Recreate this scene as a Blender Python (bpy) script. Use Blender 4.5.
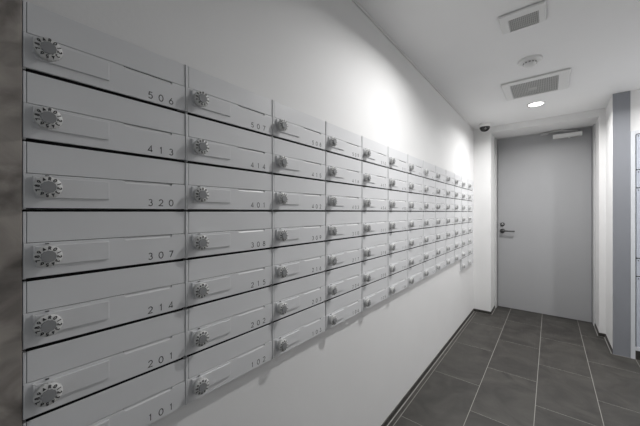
import bpy, bmesh, math, random
from mathutils import Vector, Matrix

random.seed(4)
for o in list(bpy.data.objects):
    bpy.data.objects.remove(o, do_unlink=True)
scene = bpy.context.scene
COL = scene.collection

# ------------------------------------------------------------------ camera, light, exposure
H = 1.19            # eye height
CEIL = H + 0.985    # ceiling height
cam_d = bpy.data.cameras.new('camera')
cam_d.sensor_width = 36.0
cam_d.lens = 36.0 * 283.2 / 640.0
cam_d.shift_x = -0.87 / 640.0
cam_d.shift_y = -1.26 / 640.0
cam_d.clip_start = 0.02
cam = bpy.data.objects.new('camera', cam_d)
cam.location = (0, 0, H)
cam.rotation_euler = (math.radians(90), 0, 0.6804)
COL.objects.link(cam)
scene.camera = cam

world = bpy.data.worlds.new('world')
scene.world = world
world.use_nodes = True
world.node_tree.nodes['Background'].inputs[0].default_value = (0.8, 0.85, 0.9, 1)
world.node_tree.nodes['Background'].inputs[1].default_value = 0.05

scene.view_settings.view_transform = 'Standard'
scene.view_settings.look = 'None'
scene.view_settings.gamma = 1.0
scene.view_settings.use_curve_mapping = False
scene.view_settings.exposure = 0.22

LAMP_COLOR = (1.0, 0.993, 0.988)
DOWNLIGHTS = [(-0.12, 1.45, 10.0, True), (-0.10, 3.25, 11.5, True), (0.70, 2.75, 8.0, False)]  # last lamp is added fill out of view, for overall brightness
for (lx, ly, power, _) in DOWNLIGHTS:
    ld = bpy.data.lights.new('downlight_beam', 'AREA')
    ld.shape = 'DISK'
    ld.size = 0.045
    ld.energy = power
    ld.color = LAMP_COLOR
    ld.spread = math.radians(158)
    lo = bpy.data.objects.new('downlight_beam', ld)
    lo.location = (lx, ly, CEIL - 0.0055)
    COL.objects.link(lo)
# added fill light behind and to the right of the camera, for overall brightness
ad = bpy.data.lights.new('rear_fill_light', 'AREA')
ad.shape = 'RECTANGLE'
ad.size = 1.48
ad.size_y = 1.9
ad.energy = 3.0
ad.color = (0.88, 0.94, 1.0)
ao = bpy.data.objects.new('rear_fill_light', ad)
ao.location = (0.25, -1.80, 1.1)
ao.rotation_euler = (math.radians(90), 0, 0)
COL.objects.link(ao)

# ------------------------------------------------------------------ materials
def new_mat(name):
    m = bpy.data.materials.new(name)
    m.use_nodes = True
    return m, m.node_tree.nodes, m.node_tree.links, m.node_tree.nodes['Principled BSDF']

def paint(name, col, rough=0.5, metal=0.0, bump=0.0, bscale=60.0, var=0.0, vscale=3.0, spec=None):
    m, N, L, b = new_mat(name)
    b.inputs['Roughness'].default_value = rough
    b.inputs['Metallic'].default_value = metal
    if spec is not None:
        b.inputs['Specular IOR Level'].default_value = spec
    tc = N.new('ShaderNodeTexCoord')
    n = N.new('ShaderNodeTexNoise')
    n.inputs['Scale'].default_value = vscale
    n.inputs['Detail'].default_value = 5
    L.new(tc.outputs['Object'], n.inputs['Vector'])
    r = N.new('ShaderNodeValToRGB')
    r.color_ramp.elements[0].position = 0.3
    r.color_ramp.elements[1].position = 0.7
    r.color_ramp.elements[0].color = tuple(c * (1 - var) for c in col) + (1,)
    r.color_ramp.elements[1].color = tuple(min(1, c * (1 + var)) for c in col) + (1,)
    L.new(n.outputs['Fac'], r.inputs['Fac'])
    L.new(r.outputs['Color'], b.inputs['Base Color'])
    if bump > 0:
        n2 = N.new('ShaderNodeTexNoise')
        n2.inputs['Scale'].default_value = bscale
        n2.inputs['Detail'].default_value = 4
        L.new(tc.outputs['Object'], n2.inputs['Vector'])
        bp = N.new('ShaderNodeBump')
        bp.inputs['Strength'].default_value = bump
        bp.inputs['Distance'].default_value = 0.002
        L.new(n2.outputs['Fac'], bp.inputs['Height'])
        L.new(bp.outputs['Normal'], b.inputs['Normal'])
    return m

M_wall = paint('white_wall_paint', (0.80, 0.798, 0.794), 0.7, bump=0.12, bscale=90, var=0.015)
M_ceil = paint('ceiling_paint', (0.9, 0.9, 0.9), 0.8, bump=0.1, bscale=120, var=0.01)
M_steel = paint('grey_powder_coat', (0.70, 0.705, 0.715), 0.42, bump=0.04, bscale=500, var=0.01)
M_scoop_lit = paint('scoop_highlight_paint', (0.74, 0.742, 0.75), 0.38, var=0.01)  # paler than the steel, painting the overhead light caught by the scoop
M_dark = paint('gap_shade_black', (0.012, 0.012, 0.013), 0.9)  # black paints in the shade seen through open gaps
M_flange = paint('white_dial_plastic', (0.70, 0.70, 0.69), 0.4)
M_knob = paint('grey_dial_centre', (0.27, 0.275, 0.28), 0.45, bump=0.1, bscale=900)
M_ink = paint('dark_ink', (0.035, 0.035, 0.038), 0.6)
M_door = paint('grey_door_paint', (0.37, 0.372, 0.38), 0.45, bump=0.03, bscale=200, var=0.01)
M_column = paint('blue_grey_column_paint', (0.25, 0.26, 0.285), 0.5, bump=0.05, bscale=100, var=0.01)
M_frame = paint('pale_grey_frame_paint', (0.55, 0.55, 0.55), 0.45)
M_white = paint('white_plastic', (0.82, 0.82, 0.81), 0.45)
M_grille = paint('grey_grille_plastic', (0.55, 0.55, 0.54), 0.55)
M_grille_back = paint('dark_grille_backing', (0.30, 0.30, 0.295), 0.8)
M_black = paint('black_gloss', (0.01, 0.01, 0.011), 0.12)
M_lever = paint('dark_metal_lever', (0.10, 0.10, 0.10), 0.35, metal=0.7)
M_chrome = paint('satin_metal', (0.5, 0.5, 0.5), 0.35, metal=0.6)
M_locker = paint('pale_blue_locker_steel', (0.56, 0.60, 0.67), 0.4, var=0.01)
M_lockframe = paint('white_locker_frame', (0.66, 0.68, 0.71), 0.4)
M_basetile = paint('dark_base_tile', (0.042, 0.039, 0.035), 0.5, var=0.25, vscale=25)
M_caulk = paint('light_caulk', (0.36, 0.35, 0.33), 0.7)

def emit_mat(name, col, s):
    m, N, L, b = new_mat(name)
    b.inputs['Base Color'].default_value = (0.8, 0.8, 0.8, 1)
    b.inputs['Emission Color'].default_value = col + (1,)
    b.inputs['Emission Strength'].default_value = s
    return m
M_lens = emit_mat('lit_lamp_lens', (1.0, 0.98, 0.95), 7.0)

def concrete():
    m, N, L, b = new_mat('raw_concrete')
    b.inputs['Roughness'].default_value = 0.75
    tc = N.new('ShaderNodeTexCoord')
    n = N.new('ShaderNodeTexNoise'); n.inputs['Scale'].default_value = 13; n.inputs['Detail'].default_value = 8
    n.inputs['Distortion'].default_value = 0.6
    L.new(tc.outputs['Object'], n.inputs['Vector'])
    r = N.new('ShaderNodeValToRGB')
    r.color_ramp.elements[0].position = 0.38; r.color_ramp.elements[0].color = (0.20, 0.18, 0.165, 1)
    r.color_ramp.elements[1].position = 0.62; r.color_ramp.elements[1].color = (0.43, 0.395, 0.36, 1)
    L.new(n.outputs['Fac'], r.inputs['Fac'])
    v = N.new('ShaderNodeTexVoronoi'); v.inputs['Scale'].default_value = 9
    L.new(tc.outputs['Object'], v.inputs['Vector'])
    r2 = N.new('ShaderNodeValToRGB')
    r2.color_ramp.elements[0].position = 0.03; r2.color_ramp.elements[0].color = (0.35, 0.35, 0.35, 1)
    r2.color_ramp.elements[1].position = 0.12; r2.color_ramp.elements[1].color = (1, 1, 1, 1)
    L.new(v.outputs['Distance'], r2.inputs['Fac'])
    mx = N.new('ShaderNodeMix'); mx.data_type = 'RGBA'; mx.blend_type = 'MULTIPLY'
    mx.inputs[0].default_value = 0.8
    L.new(r.outputs['Color'], mx.inputs[6]); L.new(r2.outputs['Color'], mx.inputs[7])
    L.new(mx.outputs[2], b.inputs['Base Color'])
    bp = N.new('ShaderNodeBump'); bp.inputs['Strength'].default_value = 0.4; bp.inputs['Distance'].default_value = 0.004
    L.new(n.outputs['Fac'], bp.inputs['Height']); L.new(bp.outputs['Normal'], b.inputs['Normal'])
    return m
M_conc = concrete()

def floor_mat():
    m, N, L, b = new_mat('slate_floor_tiles')
    tc = N.new('ShaderNodeTexCoord')
    sp = N.new('ShaderNodeSeparateXYZ'); L.new(tc.outputs['Object'], sp.inputs[0])
    def mt(op, a, c=None, d=None):
        n = N.new('ShaderNodeMath'); n.operation = op
        for i, q in enumerate((a, c, d)):
            if q is None: continue
            if isinstance(q, (int, float)): n.inputs[i].default_value = q
            else: L.new(q, n.inputs[i])
        return n.outputs[0]
    TW, TL = 0.3035, 0.607
    xs = mt('DIVIDE', mt('SUBTRACT', sp.outputs['X'], -0.374), TW)
    ix = mt('FLOOR', xs)
    fx = mt('SUBTRACT', xs, ix)
    par = mt('FLOORED_MODULO', ix, 2.0)
    off = mt('MULTIPLY', mt('SUBTRACT', 1.0, par), 0.5)
    ys = mt('ADD', mt('DIVIDE', mt('SUBTRACT', sp.outputs['Y'], 2.185), TL), off)
    iy = mt('FLOOR', ys)
    fy = mt('SUBTRACT', ys, iy)
    def edge(f, size, w):       # 1 inside the grout
        dist = mt('MULTIPLY', mt('MINIMUM', f, mt('SUBTRACT', 1.0, f)), size)
        mr = N.new('ShaderNodeMapRange'); mr.inputs[1].default_value = w * 0.7; mr.inputs[2].default_value = w * 1.3
        mr.inputs[3].default_value = 1.0; mr.inputs[4].default_value = 0.0
        L.new(dist, mr.inputs[0]); return mr.outputs[0]
    gx_, gy_ = edge(fx, TW, 0.0015), edge(fy, TL, 0.0010)
    g = mt('MAXIMUM', gx_, gy_)
    cm = N.new('ShaderNodeCombineXYZ'); L.new(ix, cm.inputs[0]); L.new(iy, cm.inputs[1])
    wn = N.new('ShaderNodeTexWhiteNoise'); L.new(cm.outputs[0], wn.inputs['Vector'])
    # slate clouding, shifted per tile
    sc = N.new('ShaderNodeVectorMath'); sc.operation = 'SCALE'; sc.inputs[3].default_value = 9.0
    L.new(wn.outputs['Color'], sc.inputs[0])
    ad = N.new('ShaderNodeVectorMath'); ad.operation = 'ADD'
    L.new(tc.outputs['Object'], ad.inputs[0]); L.new(sc.outputs[0], ad.inputs[1])
    n = N.new('ShaderNodeTexNoise'); n.inputs['Scale'].default_value = 4.5; n.inputs['Detail'].default_value = 7
    n.inputs['Roughness'].default_value = 0.6; n.inputs['Distortion'].default_value = 1.2
    L.new(ad.outputs[0], n.inputs['Vector'])
    r = N.new('ShaderNodeValToRGB')
    r.color_ramp.elements[0].position = 0.36; r.color_ramp.elements[0].color = (0.034, 0.0315, 0.028, 1)
    r.color_ramp.elements[1].position = 0.66; r.color_ramp.elements[1].color = (0.064, 0.060, 0.0535, 1)
    L.new(n.outputs['Fac'], r.inputs['Fac'])
    tone = mt('ADD', mt('MULTIPLY', wn.outputs['Value'], 0.2), 0.9)
    mul = N.new('ShaderNodeVectorMath'); mul.operation = 'SCALE'
    L.new(r.outputs['Color'], mul.inputs[0]); L.new(tone, mul.inputs[3])
    mx = N.new('ShaderNodeMix'); mx.data_type = 'RGBA'
    L.new(g, mx.inputs[0]); L.new(mul.outputs[0], mx.inputs[6])
    mx.inputs[7].default_value = (0.33, 0.32, 0.295, 1)
    L.new(mx.outputs[2], b.inputs['Base Color'])
    b.inputs['Roughness'].default_value = 0.5
    n3 = N.new('ShaderNodeTexNoise'); n3.inputs['Scale'].default_value = 40; n3.inputs['Detail'].default_value = 5
    L.new(ad.outputs[0], n3.inputs['Vector'])
    hh = mt('SUBTRACT', mt('MULTIPLY', n3.outputs['Fac'], 0.5), mt('MULTIPLY', g, 0.6))
    bp = N.new('ShaderNodeBump'); bp.inputs['Strength'].default_value = 0.35; bp.inputs['Distance'].default_value = 0.002
    L.new(hh, bp.inputs['Height']); L.new(bp.outputs['Normal'], b.inputs['Normal'])
    return m
M_floor = floor_mat()

# ------------------------------------------------------------------ helpers
def box(bm, x0, x1, y0, y1, z0, z1, mi=0, bev=0.0):
    vs = [bm.verts.new(p) for p in ((x0,y0,z0),(x1,y0,z0),(x1,y1,z0),(x0,y1,z0),(x0,y0,z1),(x1,y0,z1),(x1,y1,z1),(x0,y1,z1))]
    fs = []
    for q in ((0,3,2,1),(4,5,6,7),(0,1,5,4),(1,2,6,5),(2,3,7,6),(3,0,4,7)):
        f = bm.faces.new([vs[i] for i in q]); f.material_index = mi; fs.append(f)
    if bev > 0:
        es = list({e for f in fs for e in f.edges})
        bmesh.ops.bevel(bm, geom=es, offset=bev, segments=2, affect='EDGES', profile=0.5)
    return fs

def lathe(bm, c, axis, prof, seg=32, mi=0, smooth=True):
    """profile of (radius, distance along axis) revolved about axis through c"""
    a = Vector(axis).normalized()
    t = Vector((0, 0, 1)) if abs(a.z) < 0.9 else Vector((1, 0, 0))
    u = a.cross(t).normalized(); w = a.cross(u).normalized()
    c = Vector(c); rings = []
    for (r, d) in prof:
        if r < 1e-6:
            rings.append([bm.verts.new(c + a * d)])
        else:
            rings.append([bm.verts.new(c + a * d + (u * math.cos(k*2*math.pi/seg) + w * math.sin(k*2*math.pi/seg)) * r) for k in range(seg)])
    for A, B in zip(rings[:-1], rings[1:]):
        for k in range(seg):
            k2 = (k + 1) % seg
            vs = [A[0], B[k], B[k2]] if len(A) == 1 else ([A[k], B[0], A[k2]] if len(B) == 1 else [A[k], B[k], B[k2], A[k2]])
            if len(set(vs)) < 3: continue
            f = bm.faces.new(vs); f.material_index = mi; f.smooth = smooth

def tube(bm, pts, r, seg=10, mi=0):
    pts = [Vector(p) for p in pts]; rings = []
    for i, p in enumerate(pts):
        d = (pts[min(i+1, len(pts)-1)] - pts[max(i-1, 0)]).normalized()
        t = Vector((0,0,1)) if abs(d.z) < 0.9 else Vector((1,0,0))
        u = d.cross(t).normalized(); w = d.cross(u).normalized()
        rings.append([bm.verts.new(p + (u*math.cos(k*2*math.pi/seg) + w*math.sin(k*2*math.pi/seg))*r) for k in range(seg)])
    for A, B in zip(rings[:-1], rings[1:]):
        for k in range(seg):
            f = bm.faces.new([A[k], B[k], B[(k+1) % seg], A[(k+1) % seg]]); f.smooth = True; f.material_index = mi
    bm.faces.new(rings[0]).material_index = mi; bm.faces.new(rings[-1][::-1]).material_index = mi

def obj(name, bm, mats, parent=None, loc=(0, 0, 0)):
    bmesh.ops.recalc_face_normals(bm, faces=bm.faces[:])
    me = bpy.data.meshes.new(name); bm.to_mesh(me); bm.free()
    for m in (mats if isinstance(mats, (list, tuple)) else [mats]):
        me.materials.append(m)
    o = bpy.data.objects.new(name, me); COL.objects.link(o)
    o.location = loc
    if parent: o.parent = parent
    return o

def struct(name, bm, mats):
    o = obj(name, bm, mats); o['kind'] = 'structure'; return o

def tag(o, label, cat, group=None):
    o['label'] = label; o['category'] = cat
    if group: o['group'] = group
    return o

def empty(name, loc, label, cat, group=None):
    o = bpy.data.objects.new(name, None); COL.objects.link(o); o.location = loc
    o.empty_display_size = 0.05
    return tag(o, label, cat, group)

# ------------------------------------------------------------------ the room
WX = -0.712      # mailbox wall
EY = 3.79        # end wall
DY = 4.18        # door plane
RX = 1.05        # right wall (outside the frame)
BY = -1.85       # back of the room (behind the camera)

bm = bmesh.new(); box(bm, WX - 0.1, RX + 0.1, BY - 0.1, DY + 0.15, -0.1, 0); struct('floor', bm, M_floor)
bm = bmesh.new(); box(bm, WX - 0.1, RX + 0.1, BY - 0.1, DY + 0.15, CEIL, CEIL + 0.1); struct('ceiling', bm, M_ceil)
bm = bmesh.new(); box(bm, WX - 0.1, WX, 0.050, EY + 0.4, 0, CEIL); struct('wall_left', bm, M_wall)
bm = bmesh.new(); box(bm, WX - 0.1, -0.6945, BY, 0.0545, 0, CEIL, bev=0.0015); struct('wall_left_concrete', bm, M_conc)
# end wall with the door recess
SOF = H + 0.915
bm = bmesh.new()
box(bm, WX, -0.534, EY, DY + 0.1, 0, CEIL)
box(bm, 0.366, 0.60, EY, DY + 0.1, 0, CEIL)
box(bm, -0.534, 0.366, EY, DY + 0.1, SOF, CEIL)
struct('wall_back', bm, M_wall)
# right return wall, painted column in front of it, wall above the lockers
CY = 3.38
bm = bmesh.new(); box(bm, 0.410, 0.508, CY, EY, 0, CEIL); struct('wall_right_return', bm, M_wall)
bm = bmesh.new(); box(bm, 0.407, 0.508, CY - 0.006, CY, 0.0, CEIL); struct('trim_1', bm, M_column)
bm = bmesh.new(); box(bm, 0.508, RX, CY, EY, H + 0.655, CEIL); struct('wall_right_above_lockers', bm, M_wall)
bm = bmesh.new(); box(bm, RX, RX + 0.1, BY, EY, 0, CEIL); struct('wall_right', bm, M_wall)
bm = bmesh.new(); box(bm, WX, RX, BY - 0.1, BY, 0, CEIL); struct('wall_front', bm, M_wall)
# added frame behind the camera, dressing the fill light as a glazed entrance
bm = bmesh.new()
for (a, b, z0, z1) in ((-0.56, -0.50, 0.0, 2.10), (1.00, 1.045, 0.0, 2.10), (-0.50, 1.00, 2.05, 2.10), (-0.50, 1.00, 0.0, 0.15), (0.225, 0.275, 0.15, 2.05)):
    box(bm, a, b, BY, BY+0.10, z0, z1)
struct('added_fill_frame_1', bm, M_frame)
# ceiling edge bead along the mailbox wall
bm = bmesh.new(); box(bm, WX, WX + 0.009, 0.052, EY, CEIL - 0.010, CEIL, bev=0.002); struct('trim_2', bm, M_white)

# base tiles (dark skirting) with a pale caulk line at their foot
BH, BT = 0.031, 0.007
def base(name, segs):
    bm = bmesh.new()
    for (x0, x1, y0, y1, cx0, cx1, cy0, cy1) in segs:
        box(bm, x0, x1, y0, y1, 0.0, BH, 0)
        box(bm, cx0, cx1, cy0, cy1, 0.0, 0.0015, 1)
    struct(name, bm, [M_basetile, M_caulk])
c = 0.0055
base('baseboard_left', [(WX, WX+BT, 0.05, EY, WX+BT, WX+BT+c, 0.05, EY-BT)])
base('baseboard_back', [
    (WX+BT, -0.534+BT, EY-BT, EY, WX+BT, -0.534+BT, EY-BT-0.001, EY-BT),
    (-0.534, -0.534+BT, EY, DY-0.11, -0.534+BT, -0.534+BT+c, EY-BT, DY-0.11),
    (0.366-BT, 0.366, EY, DY-0.11, 0.366-BT-c, 0.366-BT, EY-BT, DY-0.11),
    (0.366-BT, 0.410-BT, EY-BT, EY, 0.366-BT, 0.410-BT, EY-BT-0.001, EY-BT)])
base('baseboard_right', [(0.410-BT, 0.410, CY, EY, 0.410-BT-c, 0.410-BT, CY, EY-BT)])
bm = bmesh.new(); box(bm, 0.407, 0.508, CY-0.009, CY-0.006, 0, 0.0015); struct('trim_3', bm, M_caulk)

# ------------------------------------------------------------------ the door in its recess
dr = bpy.data.objects.new('door_1', None); COL.objects.link(dr); dr.location = (-0.08, DY, 0); dr['kind'] = 'structure'
dr['label'] = 'flat grey steel door at the end of the corridor'
def dpart(name, bm, mats, parent=dr):
    # built in world coordinates, moved into the door's frame
    bmesh.ops.translate(bm, verts=bm.verts[:], vec=(0.08, -DY, 0))
    return obj(name, bm, mats, parent)
bm = bmesh.new(); box(bm, -0.510, 0.346, DY, DY+0.04, 0.004, SOF-0.008, bev=0.001); leaf = dpart('door_leaf', bm, M_door)
bm = bmesh.new()
box(bm, -0.534, -0.516, DY-0.10, DY+0.05, 0, SOF, bev=0.001)
box(bm, -0.534, -0.524, DY-0.11, DY-0.10, 0, SOF)
box(bm, 0.352, 0.366, DY-0.10, DY+0.05, 0, SOF, bev=0.001)
box(bm, -0.516, 0.352, DY-0.02, DY+0.05, SOF-0.006, SOF)
dpart('door_frame', bm, M_frame)
# lever set
HY = DY
bm = bmesh.new(); lathe(bm, (-0.462, HY, H-0.158), (0,-1,0), [(0.0,0.0),(0.024,0.0),(0.024,0.008),(0.017,0.012),(0.017,0.016),(0.0,0.016)], 28); cyl = dpart('deadlock', bm, M_lever)
bm = bmesh.new(); lathe(bm, (-0.462, HY-0.016, H-0.158), (0,-1,0), [(0.0,0.0),(0.012,0.0),(0.012,0.004),(0.0,0.004)], 24)
box(bm, -0.464, -0.460, HY-0.0215, HY-0.020, H-0.164, H-0.152, 1); dpart('lock_cylinder', bm, [M_chrome, M_black])
bm = bmesh.new()
lathe(bm, (-0.462, HY, H-0.237), (0,-1,0), [(0.0,0.0),(0.027,0.0),(0.027,0.007),(0.014,0.010),(0.012,0.055),(0.0,0.055)], 28)
tube(bm, [(-0.466, HY-0.052, H-0.237), (-0.44, HY-0.054, H-0.236), (-0.39, HY-0.055, H-0.237), (-0.345, HY-0.054, H-0.238), (-0.338, HY-0.045, H-0.238)], 0.0095, 12)
dpart('door_handle', bm, M_lever)
# hinges hidden side: pivots at the right edge
# door closer
cl = empty('door_closer', (0.145, DY, H+0.842), 'silver door closer mounted at the top right of the grey door', 'door closer')
def cpart(name, bm, mats): 
    bmesh.ops.translate(bm, verts=bm.verts[:], vec=(-0.145, -DY, -(H+0.842)))
    return obj(name, bm, mats, cl)
bm = bmesh.new(); box(bm, 0.025, 0.270, DY-0.052, DY, H+0.826, H+0.868, bev=0.005); cpart('closer_body', bm, M_white)
bm = bmesh.new(); lathe(bm, (0.262, DY-0.028, H+0.866), (0,0,1), [(0,0),(0.010,0),(0.010,0.010),(0.0,0.010)], 16)
tube(bm, [(0.225, DY-0.028, H+0.888), (0.09, DY-0.10, H+0.888)], 0.008, 8)
lathe(bm, (0.225, DY-0.028, H+0.866), (0,0,1), [(0,0),(0.014,0),(0.012,0.028),(0.0,0.030)], 16)
tube(bm, [(0.09, DY-0.10, H+0.898), (-0.055, DY-0.025, H+0.894)], 0.008, 8)
cpart('closer_arm', bm, M_chrome)
bm = bmesh.new(); box(bm, -0.085, -0.015, DY-0.036, DY, H+0.884, H+0.906, bev=0.003); cpart('arm_bracket', bm, M_frame)
bm = bmesh.new(); lathe(bm, (0.165, DY-0.030, H+0.822), (0,0,-1), [(0,0),(0.008,0),(0.008,0.008),(0,0.008)], 14); cpart('adjusting_screw', bm, M_white)

# ------------------------------------------------------------------ glyph strokes (printed numbers)
def arc(cx, cz, rx, rz, a0, a1, n=14):
    return [(cx + rx*math.cos(math.radians(a0+(a1-a0)*i/n)), cz + rz*math.sin(math.radians(a0+(a1-a0)*i/n))) for i in range(n+1)]
G = {
 '0': [arc(0, .5, .29, .47, 0, 360, 24)],
 '1': [[(-.14, .80), (.03, .97), (.03, .03)]],
 '2': [arc(0, .69, .25, .27, 170, -38, 14) + [(-.28, .04), (.29, .04)]],
 '3': [arc(0, .735, .21, .225, 155, -90, 14), arc(0, .27, .26, .245, 90, -155, 14)],
 '4': [[(.12, .03), (.12, .96), (-.31, .25), (.29, .25)]],
 '5': [[(.25, .95), (-.14, .95), (-.21, .55)] + arc(-.01, .325, .27, .29, 130, -150, 16)],
 '6': [arc(0, .31, .27, .28, 0, 360, 20), [(-.23, .43), (.10, .97)]],
 '7': [[(-.28, .95), (.27, .95), (-.10, .03)]],
 '8': [arc(0, .745, .20, .215, 0, 360, 18), arc(0, .28, .26, .25, 0, 360, 20)],
 '9': [arc(0, .69, .27, .28, 0, 360, 20), [(.23, .57), (-.10, .03)]],
 'R': [[(-.22, .03), (-.22, .96), (0, .96)] + arc(0, .73, .22, .23, 90, -90, 10) + [(-.22, .5)], [(0, .5), (.25, .03)]],
 '^': [[(-.26, .2), (0, .85), (.26, .2), (-.26, .2), (0, .6), (.1, .3)]],
}
def stroke(bm, pts, w, to3):
    """ribbon along a polyline, built with mitred joints"""
    n = len(pts)
    closed = (Vector(pts[0]) - Vector(pts[-1])).length < 1e-6
    L_, R_ = [], []
    for i in range(n):
        p = Vector(pts[i])
        a = Vector(pts[i-1]) if i > 0 else (Vector(pts[-2]) if closed else None)
        b = Vector(pts[i+1]) if i < n-1 else (Vector(pts[1]) if closed else None)
        d1 = (p - a).normalized() if a is not None else (b - p).normalized()
        d2 = (b - p).normalized() if b is not None else d1
        t = (d1 + d2)
        t = t.normalized() if t.length > 1e-4 else d1
        nrm = Vector((-t.y, t.x))
        k = max(0.45, abs(Vector((-d1.y, d1.x)).dot(nrm)))
        L_.append(p + nrm * w * .5 / k); R_.append(p - nrm * w * .5 / k)
    vl = [bm.verts.new(to3(q)) for q in L_]; vr = [bm.verts.new(to3(q)) for q in R_]
    for i in range(n-1):
        bm.faces.new([vl[i], vr[i], vr[i+1], vl[i+1]])

def glyph(bm, ch, cy, cz, h, w, x, rot=0.0):
    """cy,cz = glyph centre on the local y-z plane at height x"""
    cr, sr = math.cos(rot), math.sin(rot)
    def to3(q):
        a, b = q[0]*h, (q[1]-.5)*h
        return (x, cy + a*cr - b*sr, cz + a*sr + b*cr)
    for s in G[ch]: stroke(bm, s, w/h, to3)

# ------------------------------------------------------------------ the mailboxes
FX = -0.694; PW = 0.2789; PH = 0.12; Y0 = 0.055; ZTOP = H + 0.3641
T = FX - WX          # 18 mm: front plane above the wall
def prism(bm, outline, x0, x1, mi=0, bev=0.0):
    f0 = [bm.verts.new((x1, y, z)) for (y, z) in outline]
    b0 = [bm.verts.new((x0, y, z)) for (y, z) in outline]
    front = bm.faces.new(f0); front.material_index = mi
    bm.faces.new(b0[::-1]).material_index = mi
    n = len(outline)
    for i in range(n):
        bm.faces.new([f0[i], b0[i], b0[(i+1) % n], f0[(i+1) % n]]).material_index = mi
    if bev > 0:
        bmesh.ops.bevel(bm, geom=list(front.edges), offset=bev, segments=2, affect='EDGES', profile=0.5)

ROWN = [[str(506+i) for i in range(13)],
        [str(413+i) for i in range(8)] + [str(501+i) for i in range(5)],
        ['320'] + [str(401+i) for i in range(12)],
        [str(307+i) for i in range(13)],
        [str(214+i) for i in range(7)] + [str(301+i) for i in range(6)],
        [str(201+i) for i in range(13)],
        [str(101+i) for i in range(13)],
        ['114', '115']]
ORD = ['first', 'second', 'third', 'fourth', 'fifth', 'sixth', 'seventh', 'eighth', 'ninth', 'tenth', 'eleventh', 'twelfth', 'thirteenth']
ROWW = ['top row', 'second row down', 'third row down', 'fourth row down', 'fifth row down', 'sixth row down', 'seventh row down']

def number_mesh(txt):
    bm = bmesh.new()
    for i, ch in enumerate(txt):
        glyph(bm, ch, 0.1972 + 0.0222*i, 0.0165, 0.0150, 0.0019, T + 0.0002)
    bmesh.ops.recalc_face_normals(bm, faces=bm.faces[:])
    for f in bm.faces:
        if f.normal.x < 0: f.normal_flip()
    me = bpy.data.meshes.new('number'); bm.to_mesh(me); bm.free(); me.materials.append(M_ink)
    return me

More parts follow.
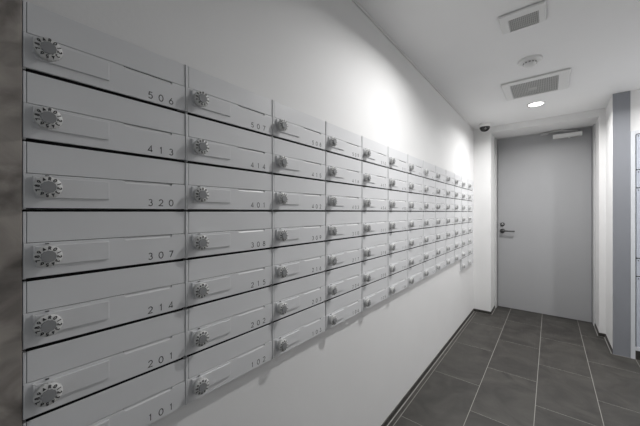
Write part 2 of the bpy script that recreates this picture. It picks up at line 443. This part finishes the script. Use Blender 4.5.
def make_mailbox():
    root = empty('mailbox', (WX, Y0, ZTOP - PH), '', 'mailbox', 'grey mailboxes on the left wall')
    # body: plate painted black for the shade inside, and the painted rails around it
    bm = bmesh.new()
    box(bm, 0.0, 0.006, 0.0005, PW-0.0005, 0.0004, PH-0.0004, 1)
    box(bm, 0.0, T-0.0008, 0.0004, 0.0042, 0.0620, PH-0.0040, 0, 0.0006)
    box(bm, 0.0, T+0.0015, PW-0.0034, PW-0.0004, 0.0022, PH-0.0034, 0, 0.0007)
    box(bm, 0.0, T-0.0012, 0.2610, PW-0.0030, 0.0026, 0.0150, 0)
    box(bm, 0.0, T-0.0046, 0.0002, 0.0042, 0.0002, PH-0.0042, 0)
    body = obj('mailbox_body', bm, [M_steel, M_dark], root)
    # slot flap
    bm = bmesh.new()
    prism(bm, [(0.0050, 0.0626), (0.2748, 0.0626), (0.2748, 0.1158), (0.0050, 0.1158)], T-0.0040, T-0.0008, 0, 0.0008)
    obj('slot_flap', bm, M_steel, root)
    # lower door with the finger notch and one rounded corner
    zb = 0.0022
    out = [(0.0006, zb)]
    out += [(0.2750-0.010+0.010*math.cos(a), zb+0.010+0.010*math.sin(a)) for a in [math.radians(-90+15*i) for i in range(7)]]
    out += [(0.2750, 0.0616), (0.2440, 0.0616), (0.2428, 0.0545), (0.1495, 0.0545), (0.1460, 0.0616), (0.0006, 0.0616)]
    bm = bmesh.new(); prism(bm, out, T-0.0040, T, 0, 0.0009)
    door = obj('front_door', bm, M_steel, root)
    bm = bmesh.new()                                    # sloping finger scoop behind the notch
    q = [(T-0.0008, 0.0546), (T-0.0050, 0.0620), (T-0.0062, 0.0620), (T-0.0050, 0.0540)]
    e0 = [bm.verts.new((x, 0.1478, z)) for x, z in q]; e1 = [bm.verts.new((x, 0.2432, z)) for x, z in q]
    bm.faces.new(e0); bm.faces.new(e1[::-1])
    for k in range(4): bm.faces.new([e0[k], e0[(k+1)%4], e1[(k+1)%4], e1[k]])
    obj('finger_scoop', bm, M_scoop_lit, door)
    bm = bmesh.new()
    prism(bm, [(0.0150, 0.0205), (0.1205, 0.0205), (0.1205, 0.0560), (0.0150, 0.0560)], T, T+0.0034, 0, 0.0010)
    box(bm, T, T+0.0040, 0.0120, 0.0150, 0.030, 0.0580)
    box(bm, T, T+0.0030, 0.0275, 0.0325, 0.0588, 0.0602, 1)
    obj('lock_plate', bm, [M_steel, M_ink], door)
    # dial lock
    DYc, DZc = 0.0295, 0.0385
    bm = bmesh.new()
    lathe(bm, (T+0.0034, DYc, DZc), (1,0,0), [(0.0, 0.0), (0.0165, 0.0), (0.0160, 0.0088), (0.0186, 0.0105), (0.0186, 0.0147), (0.0180, 0.0159), (0.0108, 0.0167), (0.0, 0.0167)], 40)
    for k in range(24):                                 # fine grip notches round the skirt
        a = k*math.pi*2/24
        q = [(0.0186, a-0.06), (0.0195, a), (0.0186, a+0.06)]
        pts = [(DYc + r*math.cos(t), DZc + r*math.sin(t)) for r, t in q]
        prism(bm, pts, T+0.0143, T+0.0177)
    dial = obj('dial', bm, M_flange, root)
    bm = bmesh.new()                                    # knurled centre
    n = 48; pts = []
    for k in range(n):
        a = k*math.pi*2/n; r = 0.0104 if (k//2) % 2 == 0 else 0.0095
        pts.append((DYc + r*math.cos(a), DZc + r*math.sin(a)))
    prism(bm, pts, T+0.0195, T+0.0230, 0, 0.0004)
    obj('dial_knob', bm, M_knob, dial)
    bm = bmesh.new()
    seq = 'R0123456789^'
    for k, ch in enumerate(seq):
        th = math.radians(90 - 30*k - 6)
        glyph(bm, ch, DYc + 0.0143*math.cos(th), DZc + 0.0143*math.sin(th), 0.0054, 0.0015, T+0.0203, th - math.pi/2)
    for f in bm.faces:
        f.normal_update()
        if f.normal.x < 0: f.normal_flip()
    obj('dial_numerals', bm, M_ink, dial)
    num = obj('number', bmesh.new(), M_ink, door)
    return root

proto = make_mailbox()
def copy_box(src):
    r = src.copy(); COL.objects.link(r)
    for ch in list(src.children):
        c_ = ch.copy(); COL.objects.link(c_); c_.parent = r
        for g in list(ch.children):
            d_ = g.copy(); COL.objects.link(d_); d_.parent = c_
    return r
first = True
boxes = []
for row, names in enumerate(ROWN):
    for i, nm in enumerate(names):
        colm = i if row < 7 else 11 + i
        r = proto if first else copy_box(proto)
        first = False
        r.location = (WX, Y0 + PW*colm, ZTOP - PH*(row+1))
        if row == 7:
            r['label'] = ('grey wall mailbox alone below the seventh row, left one of the pair' if i == 0 else
                          'grey wall mailbox below the seventh row, right one of the pair beside the corner')
        elif colm < 4:
            r['label'] = 'grey wall mailbox marked %s, %s, %s column from the left' % (nm, ROWW[row], ORD[colm])
        else:
            r['label'] = 'grey wall mailbox in the %s, %s column from the left' % (ROWW[row], ORD[colm])
        boxes.append((r, nm))
for r, nm in boxes:
    for ch in r.children:
        for g in ch.children:
            if g.name.split('.')[0] == 'number':
                g.data = number_mesh(nm)

# ------------------------------------------------------------------ parcel lockers on the right
lk = empty('parcel_locker', (0.508, CY, 0), 'pale blue-grey parcel locker beside the grey column', 'locker')
def lpart(name, bm, mats, parent=lk):
    bmesh.ops.translate(bm, verts=bm.verts[:], vec=(-0.508, -CY, 0))
    return obj(name, bm, mats, parent)
LX0, LX1 = 0.509, 1.045
bm = bmesh.new()
box(bm, LX0, LX0+0.026, CY-0.012, CY+0.35, 0.0, H+0.654, bev=0.0015)
box(bm, LX1-0.026, LX1, CY-0.012, CY+0.35, 0.0, H+0.654, bev=0.0015)
box(bm, LX0+0.026, LX1-0.026, CY-0.012, CY+0.35, H+0.628, H+0.654)
box(bm, LX0+0.026, LX1-0.026, CY-0.012, CY+0.35, H-1.118, H-1.090, bev=0.0015)
box(bm, LX0+0.026, LX1-0.026, CY+0.02, CY+0.35, H-1.090, H+0.628, 1)
lpart('locker_frame', bm, [M_lockframe, M_dark])
bm = bmesh.new(); box(bm, LX0+0.026, LX1-0.026, CY-0.006, CY+0.03, 0.0, H-1.118); lpart('plinth', bm, M_basetile)
splits = [0.628, 0.338, 0.192, -0.375, -0.521, -1.090]
for a, b in zip(splits[:-1], splits[1:]):
    bm = bmesh.new(); box(bm, LX0+0.032, LX1-0.032, CY-0.004, CY+0.012, H+b+0.004, H+a-0.004, bev=0.0015)
    d = lpart('locker_door', bm, M_locker)
    bm = bmesh.new()
    box(bm, LX0+0.040, LX0+0.046, CY-0.006, CY-0.004, H+a-0.022, H+a-0.014)
    lathe(bm, (LX0+0.062, CY-0.004, H+a-0.018), (0,-1,0), [(0,0),(0.005,0),(0.005,0.003),(0,0.003)], 12)
    lpart('hinge_cap', bm, M_lever, d)
    bm = bmesh.new(); box(bm, LX1-0.10, LX1-0.06, CY-0.010, CY-0.004, H+(a+b)/2-0.03, H+(a+b)/2+0.03, bev=0.002)
    lpart('latch', bm, M_lever, d)

# ------------------------------------------------------------------ ceiling fittings
def ceiling_vent(name, label, x0, x1, y0, y1, gx0, gx1, gy0, gy1, drop, nslat, badge):
    cx_, cy_ = (x0+x1)/2, (y0+y1)/2
    r = empty(name, (cx_, cy_, CEIL), label, 'vent')
    def part(nm, bm, mats, parent=r):
        bmesh.ops.translate(bm, verts=bm.verts[:], vec=(-cx_, -cy_, -CEIL)); return obj(nm, bm, mats, parent)
    z1, z0 = CEIL, CEIL - drop
    bm = bmesh.new()
    # panel as a sloped frame round the opening
    o = [(x0,y0),(x1,y0),(x1,y1),(x0,y1)]; s = 0.006
    m_ = [(x0+s,y0+s),(x1-s,y0+s),(x1-s,y1-s),(x0+s,y1-s)]
    g_ = [(gx0,gy0),(gx1,gy0),(gx1,gy1),(gx0,gy1)]
    lv = [[bm.verts.new((a, b, z)) for a, b in ring] for ring, z in ((o, z1-0.004), (m_, z0), (g_, z0), (g_, z1-0.002))]
    for A, B in zip(lv[:-1], lv[1:]):
        for k in range(4): bm.faces.new([A[k], A[(k+1)%4], B[(k+1)%4], B[k]])
    so = 0.010                                          # set-back neck: leaves the dark shadow gap
    box(bm, x0+so, gx0, y0+so, y1-so, z1-0.0045, z1); box(bm, gx1, x1-so, y0+so, y1-so, z1-0.0045, z1)
    part('vent_panel', bm, M_white)
    bm = bmesh.new(); box(bm, gx0, gx1, gy0, gy1, z1-0.003, z1-0.001); part('vent_backing', bm, M_grille_back)
    bm = bmesh.new()
    for k in range(nslat):
        xx = gx0 + (gx1-gx0)*(k+.5)/nslat; w = (gx1-gx0)/nslat*0.62
        box(bm, xx-w/2, xx+w/2, gy0+0.001, gy1-0.001, z0+0.001, z0+0.004)
    for k in range(1, 6):
        yy = gy0 + (gy1-gy0)*k/6
        box(bm, gx0+0.001, gx1-0.001, yy-0.0012, yy+0.0012, z0+0.002, z0+0.004)
    part('vent_grille', bm, M_grille)
    if badge:
        bm = bmesh.new(); mx_, my_ = (gx0+gx1)/2-0.01, (gy0+gy1)/2
        box(bm, mx_-0.024, mx_+0.024, my_-0.030, my_+0.030, z0-0.0015, z0+0.003, bev=0.001); part('vent_badge', bm, M_grille)
ceiling_vent('ceiling_vent', 'small square white ceiling vent nearest the camera', -0.205, -0.014, 1.675, 1.845, -0.167, -0.043, 1.725, 1.843, 0.012, 16, False)
ceiling_vent('ceiling_vent', 'large white ceiling vent with grey grille in front of the lit downlight', -0.298, 0.112, 2.575, 2.970, -0.245, 0.049, 2.630, 2.945, 0.012, 28, True)

sd = empty('smoke_detector', (-0.102, 2.285, CEIL), 'round white smoke detector on the ceiling between the two vents', 'smoke detector')
bm = bmesh.new(); lathe(bm, (0,0,0), (0,0,-1), [(0,0),(0.066,0),(0.066,0.006),(0.056,0.012),(0.050,0.014),(0.0,0.014)], 40); obj('detector_base', bm, M_white, sd)
bm = bmesh.new(); lathe(bm, (0,0,-0.014), (0,0,-1), [(0.0,0),(0.034,0),(0.036,0.004),(0.036,0.010),(0.030,0.020),(0.018,0.025),(0.0,0.026)], 32)
obj('sensor_head', bm, M_white, sd)
bm = bmesh.new()
for k in range(12):
    a = k*math.pi/6
    m4 = Matrix.Rotation(a, 4, 'Z')
    n0 = len(bm.verts); fs = box(bm, 0.033, 0.0375, -0.005, 0.005, -0.0255, -0.0185)
    vs = {v for f in fs for v in f.verts}
    bmesh.ops.transform(bm, matrix=m4, verts=list(vs))
obj('sensor_vents', bm, M_grille_back, sd)

cm = empty('dome_camera', (-0.570, 3.625, CEIL), 'white security camera with black dome on the ceiling above the left corner', 'security camera')
bm = bmesh.new(); lathe(bm, (0,0,0), (0,0,-1), [(0,0),(0.054,0),(0.058,0.006),(0.058,0.030),(0.055,0.037),(0.052,0.038),(0,0.038)], 36); obj('camera_housing', bm, M_white, cm)
bm = bmesh.new(); lathe(bm, (0,0,-0.038), (0,0,-1), [(0.052,0.0)] + [(0.052*math.cos(t), 0.050*math.sin(t)) for t in [math.radians(10*i) for i in range(1, 9)]] + [(0,0.050)], 36); obj('camera_dome', bm, M_black, cm)
bm = bmesh.new(); lathe(bm, (0.012,-0.038,-0.060), (0.25,-0.85,-0.45), [(0.0,0.0),(0.011,0.0),(0.011,0.0115),(0.0,0.0115)], 18); obj('camera_lens', bm, M_grille_back, cm)

for i, (lx, ly, p, _) in enumerate(DOWNLIGHTS):
    lab = ['round ceiling downlight nearer the camera than the small vent', 'lit round downlight in the ceiling between the large vent and the door',
           'added round fill downlight near the right wall, level with the large vent', 'added round fill downlight near the right wall, nearest the camera'][i]
    d = empty('downlight', (lx, ly, CEIL), lab, 'ceiling light', 'recessed downlights')
    bm = bmesh.new(); lathe(bm, (0,0,0), (0,0,-1), [(0.055,0.0),(0.068,0.0),(0.067,0.003),(0.058,0.005),(0.055,0.004),(0.055,0.0)], 40); obj('lamp_ring', bm, M_white, d)
    bm = bmesh.new(); lathe(bm, (0,0,0), (0,0,-1), [(0,0.0005),(0.0549,0.0005),(0.0549,0.0025),(0.0,0.0035)], 40); obj('lamp_lens', bm, M_lens, d)
